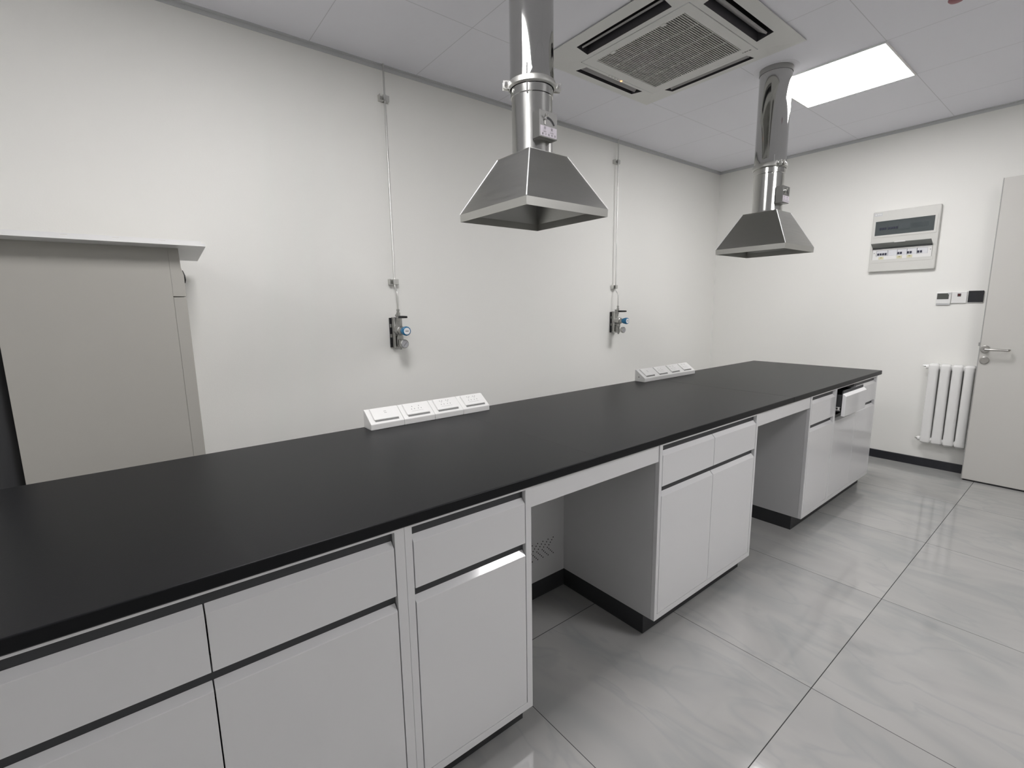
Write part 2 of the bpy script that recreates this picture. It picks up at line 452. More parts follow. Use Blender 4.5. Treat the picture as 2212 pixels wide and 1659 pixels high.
# ------------------------------------------------------------------ ceiling cassette air conditioner
def cassette():
    cx, cy = AC
    t = thing('cassette_air_conditioner', 'square four-way air conditioner cassette with central louvred grille set in the ceiling', 'air conditioner', (cx, cy, HC))
    zl, zo = 2.628, 2.652
    dl, ds0, ds1, do = 0.322, 0.347, 0.429, 0.487
    zd = lambda d: zl + (zo - zl) * (d - dl) / (do - dl)
    rot = lambda k, u, d: ((u, d), (d, -u), (-u, -d), (-d, u))[k]
    def pt(k, u, d, z):
        x, y = rot(k, u, d)
        return (cx + x, cy + y, z)
    panel = MB()
    L = 0.252
    for k in range(4):
        for a, b in ((dl, ds0), (ds1, do)):
            panel.face([pt(k, -a, a, zd(a)), pt(k, a, a, zd(a)), pt(k, b, b, zd(b)), pt(k, -b, b, zd(b))])
        for s in (-1, 1):
            panel.face([pt(k, s * L, ds0, zd(ds0)), pt(k, s * ds0, ds0, zd(ds0)), pt(k, s * ds1, ds1, zd(ds1)), pt(k, s * L, ds1, zd(ds1))])
        panel.face([pt(k, -do, do, zo), pt(k, do, do, zo), pt(k, do, do, 2.6555), pt(k, -do, do, 2.6555)])
    panel.build('fascia', M['acwhite'], t)
    gk = 0.481
    MB().plate(2, 2.654, HC - 0.0003, [cx - gk, cx - 0.446, cx + 0.446, cx + gk], [cy - gk, cy - 0.446, cy + 0.446, cy + gk], {(1, 1)}).build('edge_shadow_strip', M['acvane'], t)  # inset strip imitating the shadow line between fascia edge and ceiling
    # deep outlet slots with their vanes
    for k in range(4):
        s = MB()
        z2 = 2.74
        c = [(-L, ds0), (L, ds0), (L, ds1), (-L, ds1)]
        for i in range(4):
            a, b = c[i], c[(i + 1) % 4]
            s.face([pt(k, *a, zd(a[1])), pt(k, *b, zd(b[1])), pt(k, *b, z2), pt(k, *a, z2)])
        s.face([pt(k, *q, z2) for q in c])
        slot = s.build('air_outlet', M['acdark'], t)
        v = MB()
        prof = [(0.358, 2.668), (0.363, 2.674), (0.403, 2.649), (0.398, 2.642)]
        v.poly([pt(k, -L + 0.012, d, z) for d, z in prof] + [pt(k, L - 0.012, d, z) for d, z in prof],
               [(0, 1, 2, 3), (7, 6, 5, 4), (0, 4, 5, 1), (1, 5, 6, 2), (2, 6, 7, 3), (3, 7, 4, 0)])
        v.build('vane', M['acvane'], slot)
    # hinged intake lid with the louvred grille
    g = 0.262
    gx, gy = cx - 0.006, cy - 0.004
    lid = MB().plate(2, zl - 0.002, zl + 0.02, [cx - dl + 0.003, gx - g, gx + g, cx + dl - 0.003], [cy - dl + 0.003, gy - g, gy + g, cy + dl - 0.003], {(1, 1)})
    lid = lid.build('intake_lid', M['acwhite'], t, bevel=0.0015)
    gr = MB()
    n = 44
    for i in range(n):
        y = gy - g + (i + 0.5) * 2 * g / n
        gr.prism([(y - 0.0035, zl - 0.001), (y + 0.0015, zl - 0.001), (y + 0.0045, zl + 0.012), (y + 0.002, zl + 0.012)], 0, gx - g, gx + g)
    for fx in (-0.5, 0.0, 0.5):
        gr.box(gx + fx * g - 0.003, gx + fx * g + 0.003, gy - g, gy + g, zl + 0.0005, zl + 0.006)
    gr.build('louvre_grille', M['acgrille'], lid)
    MB().box(gx - g, gx + g, gy - g, gy + g, zl + 0.028, zl + 0.032).build('filter', M['filter'], lid)
    for yy in (gy - 0.15, gy + 0.15):
        MB().box(gx - g - 0.008, gx - g + 0.012, yy - 0.014, yy + 0.014, zl - 0.005, zl - 0.001, 0.0015, 1).build('catch', M['acwhite'], lid)
    lg = MB()
    for i, (a, b) in enumerate(((0, 0.010), (0.014, 0.022), (0.026, 0.034), (0.038, 0.044))):
        lg.box(cx + 0.288, cx + 0.296 - 0.002 * (i % 2), cy - 0.30 + a, cy - 0.30 + b, zl - 0.0028, zl - 0.002)
    lg.build('logo_mark', M['mark'], lid)
    MB().lathe((cx + 0.03, cy + 0.332, zd(0.332) - 0.0005), (0, 0, -1), [(0.006, 0), (0.006, 0.002), (0.003, 0.003)], 16).build('indicator_led', M['led'], t)
    for i in range(4):
        d = MB()
        d.lathe((cx - 0.08 + i * 0.026, cy + 0.332, zd(0.332)), (0, 0, -1), [(0.003, 0), (0.003, 0.0012)], 10)
        d.build('indicator_window', M['mark'], t)
cassette()

tag(MB().lathe((-1.11, -0.385, HC), (0, 0, -1), [(0.03, 0), (0.03, 0.004), (0.024, 0.010), (0.012, 0.013), (0.001, 0.0135)], 24).build('smoke_detector', M['redcap'], smooth=True),
    'small dull red round ceiling fitting cut off by the top edge of the photo', 'detector')

# ------------------------------------------------------------------ worktop slabs
def slab(x0, x1, label, ga=0.0008, gb=0.0008):
    r = 0.0035
    prof = [(D, ZL), (D, H), (r, H)] + [(r - r * math.sin(math.radians(a)), H - r + r * math.cos(math.radians(a))) for a in (15, 30, 45, 60, 75, 90)]
    prof += [(0.0, ZL + 0.003), (0.003, ZL)]
    o = MB().prism(prof, 0, x0 + ga, x1 - gb).build('worktop_slab', M['top'])
    tag(o, label, 'worktop', 'black worktop slabs of the bench')
slab(-4.53, -3.02, 'black matt worktop slab over the nearest cabinets, reaching the left edge of the photo', gb=0.0002)
slab(-3.02, -1.502, 'black matt worktop slab in the middle of the bench, between the two joints', ga=0.0002)
slab(-1.502, 0.0, 'black matt worktop slab at the far end of the bench, nearest the door', ga=0.0013)

# ------------------------------------------------------------------ base cabinets
def cabinet(x0, x1, bays, label, left_stile=0.02, right_stile=0.02, open_bay=None):
    """white base cabinet; bays = list of (xa, xb) clear openings between the stiles"""
    t = thing('base_cabinet', label, 'cabinet', ((x0 + x1) / 2, 0.3, 0), 'white base cabinets under the black worktop')
    zo0, zo1 = 0.107, 0.8025          # clear opening of the frame
    ye = 0.86
    body = MB()
    body.box(x0, x0 + 0.016, YF + 0.0185, ye, ZB, ZL).box(x1 - 0.016, x1, YF + 0.0185, ye, ZB, ZL)
    body.box(x0 + 0.016, x1 - 0.016, YF + 0.0185, ye, ZB, ZB + 0.016).box(x0 + 0.016, x1 - 0.016, ye - 0.014, ye, ZB + 0.016, ZL)
    body.box(x0 + 0.016, x1 - 0.016, YF + 0.03, ye - 0.014, ZL - 0.008, ZL)
    body.build('carcass', M['cabside'], t)
    xs = [x0] + [v for b in bays for v in b] + [x1]
    MB().plate(1, YF, YF + 0.018, xs, [ZB, zo0, zo1, ZL], {(2 * i + 1, 1) for i in range(len(bays))}).build('face_frame', M['cab'], t, bevel=0.0008)
    k = MB().box(x0, x1, YK, ye - 0.03, 0.0, ZB)
    k.build('plinth', M['kick'], t)
    g = 0.0026
    for bi, (a, b) in enumerate(bays):
        # charcoal finger rails behind the two pull gaps
        r = MB()
        r.box(a, b, YF + 0.0157, YF + 0.0179, 0.735, zo1)
        r.box(a, b, YF + 0.0157, YF + 0.0179, 0.575, 0.668)
        fronts = [(a, b)]
        if b - a > 0.5:
            mid = (a + b) / 2
            fronts = [(a, mid), (mid, b)]
        if open_bay is None:
            r.build('finger_rail', M['rail'], t)
        else:
            r2 = MB(); mid = (a + b) / 2
            r2.box(mid, b, YF + 0.0157, YF + 0.0179, 0.735, zo1)
            r2.box(a, b, YF + 0.0157, YF + 0.0179, 0.575, 0.632)
            r2.build('finger_rail', M['rail'], t)
            r.bm.free()
            MB().box(mid - 0.008, mid + 0.008, YF + 0.0186, YF + 0.4, 0.60, zo1).build('divider', M['cabside'], t)
        for fi, (p, q) in enumerate(fronts):
            off = -0.048 if (open_bay is not None and fi == open_bay) else 0.0
            gl = g if fi == 0 else 0.0013
            gr_ = g if fi == len(fronts) - 1 else 0.0013
            # drawer front with bevelled finger edge
            dz0, dz1 = 0.640, 0.7775
            y0 = YF + off
            th = 0.019 if off else 0.0151
            prof = [(y0, dz0), (y0 + th, dz0), (y0 + th, dz1)] + ([(y0 + 0.0151, dz1)] if off else []) + [(y0, dz1 - 0.0151)]
            dr = MB().prism(prof, 0, p + gl, q - gr_, 0.0007, 1).build('drawer', M['cab'], t)
            if off:
                bx = MB()
                bx.box(p + 0.014, p + 0.028, y0 + 0.0265, y0 + 0.42, 0.662, 0.766).box(q - 0.028, q - 0.014, y0 + 0.0265, y0 + 0.42, 0.662, 0.766)
                bx.box(p + 0.028, q - 0.028, y0 + 0.0265, y0 + 0.42, 0.662, 0.672).box(p + 0.028, q - 0.028, y0 + 0.406, y0 + 0.42, 0.672, 0.766)
                bx.build('drawer_box', M['rail'], dr)
                MB().box(p + 0.016, q - 0.004, y0 + 0.0192, y0 + 0.026, 0.70, 0.793).build('drawer_finger_rail', M['rail'], dr)
                rn = MB()
                rn.box(p + 0.002, p + 0.012, y0 + 0.026, y0 + 0.40, 0.672, 0.676).box(p + 0.002, p + 0.012, y0 + 0.026, y0 + 0.40, 0.690, 0.694)
                rn.box(p + 0.006, p + 0.0125, y0 + 0.03, y0 + 0.04, 0.676, 0.690).box(p + 0.006, p + 0.0125, y0 + 0.046, y0 + 0.06, 0.676, 0.690)
                rn.build('drawer_runner', M['chrome'], dr)
            ez1 = 0.615
            prof = [(YF, zo0 + 0.002), (YF + 0.0151, zo0 + 0.002), (YF + 0.0151, ez1), (YF, ez1 - 0.0151)]
            dd = MB().prism(prof, 0, p + gl, q - gr_, 0.0007, 1).build('door', M['cab'], t)
    return t

cA = cabinet(-4.52, -3.71, [(-4.50, -3.735)], 'white two-drawer two-door base cabinet nearest the camera, at the left edge of the photo')
cB = cabinet(-3.7095, -3.31, [(-3.69, -3.331)], 'narrow white base cabinet with one drawer and one door, left of the nearer knee space')
cC = cabinet(-2.675, -1.885, [(-2.657, -1.903)], 'white base cabinet with two drawers and two doors standing between the two knee spaces')
cD = cabinet(-1.255, -0.8705, [(-1.237, -0.884)], 'narrow white base cabinet with one drawer, just right of the farther knee space')
cE = cabinet(-0.870, -0.075, [(-0.856, -0.093)], 'white base cabinet at the far end of the bench with its left drawer pulled out', open_bay=0)

def knee(x0, x1, label, holes):
    t = thing('knee_space_panel', label, 'bench panel', ((x0 + x1) / 2, YB, 0), 'knee space panels of the bench')
    MB().box(x0 + 0.0014, x1 - 0.0014, YF + 0.004, YF + 0.024, 0.7425, ZL).build('apron', M['cab'], t, bevel=0.001)
    p = MB().box(x0 + 0.0006, x1 - 0.0006, YB, YB + 0.015, ZB, ZL).build('back_panel', M['cabside'], t)
    MB().box(x0 + 0.0004, x1 - 0.0004, YB + 0.001, YB + 0.02, 0, ZB - 0.0005).build('plinth', M['kick'], t)
    if holes:
        h = MB()
        for c in range(6):
            px = -2.7815 - 0.0322 * c
            for i in range(-4, 5):
                x = px + abs(i) * 0.0092
                z = 0.2275 + i * 0.0097
                h.lathe((x, YB + 0.0002, z), (0, -1, 0), [(0.0030, 0), (0.0030, 0.0006)], 10)
        h.build('vent_holes', M['dark'], p)
knee(-3.31, -2.675, 'white apron and perforated back panel of the nearer knee space in the bench', True)
knee(-1.885, -1.255, 'white apron and back panel of the farther knee space in the bench', False)

# ------------------------------------------------------------------ sockets on the worktop
PROF = [(0.822, H), (0.9, H), (0.9, 0.912), (0.891, 0.912), (0.822, 0.8625)]
def slope_point(x, u, lift):
    """u: 0 at the lower lip .. 1 at the upper edge of the sloping face"""
    a, b = Vector((0, 0.822, 0.8625)), Vector((0, 0.891, 0.912))
    d = b - a; n = Vector((0, -d.z, d.y)).normalized()
    p = a + d * u + n * lift
    return (x, p.y, p.z)
def sbox(mb, x0, x1, u0, u1, l0, l1, bev=0):
    v = mb.poly([slope_point(x, u, l) for l in (l0, l1) for x, u in ((x0, u0), (x1, u0), (x1, u1), (x0, u1))],
                [(0, 3, 2, 1), (4, 5, 6, 7), (0, 1, 5, 4), (1, 2, 6, 5), (2, 3, 7, 6), (3, 0, 4, 7)])
    if bev:
        bmesh.ops.bevel(mb.bm, geom=list({e for q in v for e in q.link_edges}), offset=bev, segments=2, affect='EDGES')
def socket_plate(parent, xc, kind, hw=0.054):
    p = MB()
    sbox(p, xc - hw, xc + hw, 0.20, 0.97, 0.0005, 0.0055, 0.0015)
    pl = p.build('socket_plate', M['plastic'], parent)
    g = MB()
    sbox(g, xc - hw + 0.003, xc + hw - 0.001, 0.125, 0.20, 0.0002, 0.0012)
    g.build('plate_shadow_gap', M['mark'], parent)
    m = MB()
    top = 0.0058
    def slot(x, u, w_, h_):
        sbox(m, x - w_ / 2, x + w_ / 2, u - h_ / 2, u + h_ / 2, 0.0050, top)
    if kind == 'data':
        slot(xc + 0.006, 0.70, 0.011, 0.020); slot(xc + 0.006, 0.60, 0.011, 0.020)
    else:
        for s in (-1, 1):
            x = xc + s * 0.016
            if kind == 'three':
                slot(x, 0.72, 0.0022, 0.07)
            else:
                slot(x - 0.006, 0.80, 0.0022, 0.06); slot(x + 0.006, 0.80, 0.0022, 0.06); slot(x, 0.72, 0.0022, 0.06)
            slot(x - 0.007, 0.55, 0.0026, 0.06); slot(x + 0.007, 0.55, 0.0026, 0.06)
        sbox(m, xc - 0.028, xc + 0.028, 0.40, 0.408, 0.0050, top - 0.0002)
    m.build('socket_slots', M['mark'], pl)
kinds = ['data', 'three', 'five', 'five']
names_ = ['white sloped socket box with a data port, leftmost of the four in the nearer row',
          'white sloped socket box with two three-pin outlets, second from left in the nearer row',
          'white sloped double five-hole socket box, third from left in the nearer row',
          'white sloped double five-hole socket box, rightmost of the four in the nearer row']
for i in range(4):
    x0 = -3.458 + i * 0.1472
    t = thing('socket_box', names_[i], 'socket', (x0 + 0.0735, 0.86, H), 'nearer row of socket boxes on the worktop')
    MB().prism(PROF, 0, x0 + 0.0006, x0 + 0.1466, 0.002, 2).build('housing', M['plastic'], t)
    socket_plate(t, x0 + 0.0745, kinds[i])
t = thing('socket_trunking', 'long white sloped socket strip with four square plates, on the farther part of the worktop', 'socket', (-1.36, 0.86, H))
MB().prism(PROF, 0, -1.652, -1.068, 0.002, 2).build('housing', M['plastic'], t)
MB().lathe((-1.6522, 0.868, 0.868), (-1, 0, 0), [(0.004, 0), (0.004, 0.0015)], 12).build('end_screw', M['mark'], t)
for i in range(4):
    socket_plate(t, -1.577 + i * 0.1435, kinds[i] if i else 'data', 0.047)

# ------------------------------------------------------------------ exhaust hoods on their ducts
def square(cx, cy, h, z):
    return [(cx - h, cy - h, z), (cx + h, cy - h, z), (cx + h, cy + h, z), (cx - h, cy + h, z)]
def hood(cx, cy, zbot, rl, ru, label, clamp_screw_angle, hs):
    dz = zbot - 1.672
    zsk, zt, zcl = 1.701 + dz, 1.904 + dz, 2.165 + dz * 0.9
    t = thing('exhaust_hood', label, 'exhaust hood', (cx, cy, zbot), 'steel exhaust hoods hanging over the bench')
    th = 0.0015
    can = MB()
    n = 4
    outer = [square(cx, cy, hs, zsk), square(cx, cy, 0.098, zt)]
    inner = [square(cx, cy, 0.098 - th, zt - 0.002), square(cx, cy, hs - th, zsk)]
    can.rings(outer + inner + [outer[0]], cap=False)
    can.rings([square(cx, cy, 0.098, zt), square(cx, cy, 0.0981, zt + 0.002)], cap=False)
    # cover plate of the frustum with the round opening
    nn = 32
    ring = [(cx + rl * math.cos(2 * math.pi * i / nn + math.pi / 4 + math.pi), cy + rl * math.sin(2 * math.pi * i / nn + math.pi / 4 + math.pi), zt + 0.001) for i in range(nn)]
    def sq_pt(a):
        c, s = math.cos(a), math.sin(a); k = 0.098 / max(abs(c), abs(s))
        return (cx + c * k, cy + s * k, zt + 0.001)
    sq = [sq_pt(2 * math.pi * i / nn + math.pi / 4 + math.pi) for i in range(nn)]
    can.rings([sq, ring], cap=False)
    can.build('canopy', M['brushed'], t)
    sk = MB()
    sk.rings([square(cx, cy, hs, zsk), square(cx, cy, hs - 0.001, zbot), square(cx, cy, hs - 0.0035, zbot), square(cx, cy, hs - 0.002, zsk), square(cx, cy, hs, zsk)], cap=False)
    sk.build('skirt', M['skirt'], t)
    for sx, sy in ((-1, -1), (1, -1), (-1, 1), (1, 1)):
        seams = MB()
        seams.tube([(cx + sx * (hs + 0.0003), cy + sy * (hs + 0.0003), zsk), (cx + sx * 0.0982, cy + sy * 0.0982, zt)], 0.0022, 8)
        seams.build('weld_seam', M['seam'], t)
    low = MB()
    low.lathe((cx, cy, zt), (0, 0, 1), [(rl + 0.010, 0.001), (rl + 0.002, 0.004), (rl, 0.012), (rl, zcl - zt - 0.045), (rl + 0.0035, zcl - zt - 0.043), (rl + 0.0035, zcl - zt)], 56, cap=False)
    low.build('lower_duct', M['satinduct'], t, smooth=True)
    upd = MB()
    upd.lathe((cx, cy, zcl), (0, 0, 1), [(ru + 0.001, 0), (ru + 0.001, 0.04), (ru, 0.045), (ru, HC - 0.008 - zcl)], 56, cap=False)
    upd.build('upper_duct', M['steel'], t, smooth=True)
    MB().lathe((cx, cy, HC - 0.0285), (0, 0, 1), [(ru + 0.002, 0), (ru + 0.002, 0.028)], 48, cap=False).build('ceiling_collar', M['brushed'], t, smooth=True)
    # lap seam of the spiral duct facing the camera
    a = math.radians(217)
    dx, dy = math.cos(a), math.sin(a)
    s = MB()
    s.tube([(cx + (ru + 0.001) * dx, cy + (ru + 0.001) * dy, zcl + 0.012), (cx + (ru + 0.001) * dx, cy + (ru + 0.001) * dy, zcl + 0.05)], 0.003, 8)
    s.build('lap_joint', M['chrome'], t, smooth=True)
    s = MB()
    s.tube([(cx + (rl + 0.003) * dx, cy + (rl + 0.003) * dy, zcl - 0.05), (cx + (rl + 0.003) * dx, cy + (rl + 0.003) * dy, zcl - 0.01)], 0.003, 8)
    s.build('lap_joint', M['chrome'], t, smooth=True)
    # clamp ring with two bolted ears
    c = MB()
    rc = ru + 0.0012
    c.lathe((cx, cy, zcl - 0.014), (0, 0, 1), [(rc, 0), (rc + 0.004, 0.002), (rc + 0.007, 0.006), (rc + 0.007, 0.020), (rc + 0.004, 0.026), (rc, 0.028)], 56, cap=False)
    cl = c.build('clamp_ring', M['skirt'], t, smooth=True)
    for da in (0, math.pi):
        aa = clamp_screw_angle + da
        ux, uy = math.cos(aa), math.sin(aa)
        px, py = -uy, ux
        e = MB()
        P = lambda r_, w_, z_: (cx + ux * r_ + px * w_, cy + uy * r_ + py * w_, zcl + z_)
        for w0, w1 in ((-0.012, -0.008), (0.008, 0.012)):
            e.poly([P(rc, w0, -0.014), P(rc + 0.028, w0, -0.014), P(rc + 0.028, w1, -0.014), P(rc, w1, -0.014),
                    P(rc, w0, 0.014), P(rc + 0.028, w0, 0.014), P(rc + 0.028, w1, 0.014), P(rc, w1, 0.014)],
                   [(0, 3, 2, 1), (4, 5, 6, 7), (0, 1, 5, 4), (1, 2, 6, 5), (2, 3, 7, 6), (3, 0, 4, 7)])
        ear = e.build('clamp_ear', M['zinc'], cl)
        b = MB()
        b.cyl(P(rc + 0.018, -0.026, 0), P(rc + 0.018, 0.026, 0), 0.003, 10)
        b.cyl(P(rc + 0.018, -0.021, 0), P(rc + 0.018, -0.0122, 0), 0.007, 6)
        b.cyl(P(rc + 0.018, 0.0122, 0), P(rc + 0.018, 0.021, 0), 0.007, 6)
        b.build('clamp_bolt', M['chrome'], ear)
    # damper control box, facing the aisle
    bx0, bx1 = cx - 0.055, cx + 0.035
    by0, by1 = cy - rl - 0.026, cy - rl + 0.012
    bz0, bz1 = 1.950 + dz, 2.043 + dz
    br = MB()
    br.box(bx0, bx1, by0, by0 + 0.002, bz0, bz1, 0.0005, 1)
    br.box(bx0, bx0 + 0.002, by0 + 0.002, by1, bz0, bz1).box(bx1 - 0.002, bx1, by0 + 0.002, by1, bz0, bz1)
    br.box(bx0 + 0.002, bx1 - 0.002, by0 + 0.002, by1, bz0, bz0 + 0.002)
    box_ = br.build('damper_box', M['boxsteel'], t)
    MB().box(bx0 + 0.005, bx1 - 0.003, by0 - 0.0008, by0 - 0.0001, bz0 + 0.004, bz0 + 0.040).build('sticker', M['label'], box_)
    ink = MB()
    tw = lambda ox, oz: (lambda u, v: (ox + u, by0 - 0.0011, oz + v))
    text_mesh(ink, '\u5f00', 0.013, tw(bx0 + 0.026, bz0 + 0.031))
    text_mesh(ink, '\u5173', 0.013, tw(bx0 + 0.061, bz0 + 0.031))
    text_mesh(ink, 'OPEN', 0.006, tw(bx0 + 0.026, bz0 + 0.0195))
    text_mesh(ink, 'CLOSE', 0.006, tw(bx0 + 0.061, bz0 + 0.0195))
    for i, ch in enumerate('\u539f\u5b50\u5438\u6536\u7f69'):
        text_mesh(ink, ch, 0.0085, tw(bx0 + 0.0155 + i * 0.0155, bz0 + 0.0105))
    ink.build('lettering', M['ink'], box_)
    # curved slot and wing nut
    sl = MB()
    R, scx, scz = 0.036, bx0 + 0.040, bz0 + 0.034
    arc = [math.radians(95 - i * 9) for i in range(9)]
    outer = [(scx + (R + 0.0042) * math.cos(q), by0 - 0.0006, scz + (R + 0.0042) * math.sin(q)) for q in arc]
    innr = [(scx + (R - 0.0042) * math.cos(q), by0 - 0.0006, scz + (R - 0.0042) * math.sin(q)) for q in arc]
    for i in range(8):
        sl.face([outer[i], outer[i + 1], innr[i + 1], innr[i]])
    sl.build('indicator_slot', M['black'], box_)
    wn = MB()
    wx, wz = bx0 + 0.0255, bz0 + 0.064
    wn.lathe((wx, by0 - 0.0001, wz), (0, -1, 0), [(0.006, 0), (0.006, 0.006), (0.004, 0.009)], 14)
    for s_ in (-1, 1):
        wn.poly([(wx + s_ * 0.002, by0 - 0.004, wz), (wx + s_ * 0.009, by0 - 0.012, wz + 0.012), (wx + s_ * 0.005, by0 - 0.013, wz + 0.014), (wx - s_ * 0.001, by0 - 0.006, wz + 0.004),
                 (wx + s_ * 0.002, by0 - 0.007, wz), (wx + s_ * 0.009, by0 - 0.015, wz + 0.012), (wx + s_ * 0.005, by0 - 0.016, wz + 0.014), (wx - s_ * 0.001, by0 - 0.009, wz + 0.004)],
                [(0, 3, 2, 1), (4, 5, 6, 7), (0, 1, 5, 4), (1, 2, 6, 5), (2, 3, 7, 6), (3, 0, 4, 7)])
    wn.build('wing_nut', M['chrome'], box_)
    lv = MB()
    lv.box(wx - 0.003, wx + 0.003, by0 - 0.003, by0 - 0.001, bz0 + 0.045, wz)
    lv.build('damper_lever', M['skirt'], box_)
    return t
hood(-2.8505, 0.518, 1.672, 0.079, 0.0845, 'nearer steel exhaust hood, its round duct running out of the top of the photo', math.radians(-30), 0.2115)
hood(-1.082, 0.394, 1.626, 0.081, 0.0855, 'farther steel exhaust hood, its round duct meeting the ceiling beside the lit panel', math.radians(60), 0.2025)
MB_col = MB().lathe((-1.082, 0.394, HC), (0, 0, -1), [(0.118, 0), (0.118, 0.001), (0.0885, 0.001), (0.0885, 0)], 48, cap=False)
tag(MB_col.build('ceiling_ring', M['ringwhite'], smooth=True), 'flat white cover ring in the ceiling around the farther duct', 'ring')

# ------------------------------------------------------------------ gas pipes and regulators on the left wall
def gas_point(x0, z_off, plabel, rlabel):
    t = thing('gas_pipe', plabel, 'pipe', (x0, W, 1.3), 'gas pipes down the left wall')
    o1, o2 = W - 0.030, W - 0.058
    pts = [(x0, o1, HC - 0.001), (x0, o1, 1.462)]
    for k in range(1, 6):
        s = k / 5; e = s * s * (3 - 2 * s)
        pts.append((x0, o1 + (o2 - o1) * e, 1.462 - 0.05 * s))
    pts.append((x0, o2, 1.312))
    MB().tube(pts, 0.0046, 12).build('tube', M['zinc'], t, smooth=True)
    for z in (2.487, 1.482):
        c = MB()
        c.box(x0 - 0.028, x0 + 0.028, W - 0.003, W, z - 0.016, z + 0.016)
        c.box(x0 - 0.028, x0 - 0.004, W - 0.028, W - 0.003, z - 0.016, z - 0.013).box(x0 - 0.028, x0 - 0.025, W - 0.028, W - 0.003, z - 0.013, z + 0.016)
        c.box(x0 + 0.004, x0 + 0.028, W - 0.030, W - 0.003, z - 0.015, z + 0.015, 0.001, 1)
        c.box(x0 - 0.009, x0 + 0.007, W - 0.038, W - 0.022, z - 0.015, z + 0.015, 0.0015, 1)
        c.build('clip', M['zinc'], t)
    r = thing('gas_regulator', rlabel, 'regulator', (x0, W, 1.09), 'gas regulators on the left wall')
    # mounting plate, standing off the wall
    p = MB()
    p.box(x0 - 0.036, x0 + 0.036, W - 0.012, W - 0.0005, 1.096, 1.272, 0.002, 1)
    p.build('mounting_plate', M['black'], r)
    p = MB()
    p.box(x0 - 0.026, x0 + 0.036, W - 0.030, W - 0.012, 1.094, 1.275, 0.002, 1)
    p.box(x0 - 0.036, x0 - 0.026, W - 0.016, W - 0.012, 1.215, 1.235).box(x0 - 0.036, x0 - 0.026, W - 0.016, W - 0.012, 1.155, 1.175)
    p.build('bracket', M['brushed'], r)
    MB().box(x0 - 0.022, x0 - 0.013, W - 0.040, W - 0.030, 1.092, 1.272, 0.001, 1).build('guide_bar', M['zinc'], r)
    MB().box(x0 - 0.010, x0 + 0.030, W - 0.052, W - 0.030, 1.104, 1.165, 0.003, 1).build('manifold_block', M['brushed'], r)
    # shut-off valve on top
    v = MB()
    v.lathe((x0, o2, 1.322), (0, 0, -1), [(0.009, 0), (0.009, 0.012), (0.006, 0.014), (0.006, 0.018), (0.011, 0.020), (0.011, 0.040), (0.007, 0.042), (0.007, 0.05), (0.010, 0.052), (0.010, 0.07), (0.006, 0.072), (0.006, 0.09)], 18)
    v.cyl((x0, W - 0.03, 1.285), (x0, o2, 1.285), 0.008, 14)
    vb = v.build('shutoff_valve', M['brushed'], r, smooth=True)
    l = MB()
    l.rings([[(x0 + 0.004 + 0.40 * d * 0.4 + sx * wd, o2 - d, 1.276 + sz * hh) for sx, sz in ((-1, -1), (1, -1), (1, 1), (-1, 1))]
             for d, wd, hh in ((-0.006, 0.007, 0.006), (0.02, 0.009, 0.0075), (0.05, 0.009, 0.007), (0.072, 0.007, 0.006), (0.078, 0.004, 0.004))])
    l.build('valve_lever', M['black'], vb, bevel=0.001)
    # regulator body, knob and gauge
    b = MB()
    b.lathe((x0, W - 0.03, 1.196), (0, -1, 0), [(0.025, 0), (0.025, 0.03), (0.0275, 0.031), (0.0275, 0.057), (0.022, 0.062), (0.019, 0.075), (0.016, 0.084)], 28)
    b.lathe((x0, o2 - 0.012, 1.176), (0, 0, -1), [(0.014, 0), (0.014, 0.03), (0.009, 0.034), (0.009, 0.07), (0.012, 0.071), (0.012, 0.080), (0.007, 0.081), (0.007, 0.092)], 20)
    b.build('regulator_body', M['brushed'], r, smooth=True)
    k = MB()
    k.lathe((x0, W - 0.112, 1.196), (0, -1, 0), [(0.018, 0), (0.022, 0.008), (0.026, 0.024), (0.0278, 0.040), (0.0265, 0.048), (0.0225, 0.0505)], 12)
    kn = k.build('control_knob', M['blue'], r, smooth=True)
    MB().lathe((x0, W - 0.1626, 1.196), (0, -1, 0), [(0.0195, 0), (0.0195, 0.0012)], 24).build('knob_cap', M['white'], kn)
    MB().box(x0 - 0.010, x0 + 0.010, W - 0.1644, W - 0.1639, 1.1935, 1.1985).build('knob_mark', M['mark'], kn)
    g = MB()
    gz, gx = 1.1195, x0 + 0.002
    g.cyl((gx, o2, gz), (gx, W - 0.10, gz), 0.006, 12)
    g.lathe((gx, W - 0.098, gz), (0, -1, 0), [(0.014, 0), (0.0235, 0.006), (0.0255, 0.010), (0.0255, 0.026), (0.0235, 0.028), (0.0220, 0.0262)], 28)
    ga = g.build('pressure_gauge', M['skirt'], r, smooth=True)
    MB().lathe((gx, W - 0.1246, gz), (0, -1, 0), [(0.0214, 0), (0.0214, 0.001)], 24).build('gauge_dial', M['dial'], ga)
    nd = MB()
    nd.poly([(gx - 0.009, W - 0.1262, gz - 0.011), (gx - 0.006, W - 0.1262, gz - 0.013), (gx + 0.010, W - 0.1262, gz + 0.009), (gx + 0.008, W - 0.1262, gz + 0.011),
             (gx - 0.009, W - 0.1268, gz - 0.011), (gx - 0.006, W - 0.1268, gz - 0.013), (gx + 0.010, W - 0.1268, gz + 0.009), (gx + 0.008, W - 0.1268, gz + 0.011)],
            [(0, 3, 2, 1), (4, 5, 6, 7), (0, 1, 5, 4), (1, 2, 6, 5), (2, 3, 7, 6), (3, 0, 4, 7)])
    nd.build('gauge_needle', M['mark'], ga)
gas_point(-2.928, 0, 'thin steel gas pipe with two clips on the left wall, left of the nearer hood', 'wall gas regulator with blue knob and gauge above the nearer socket row')
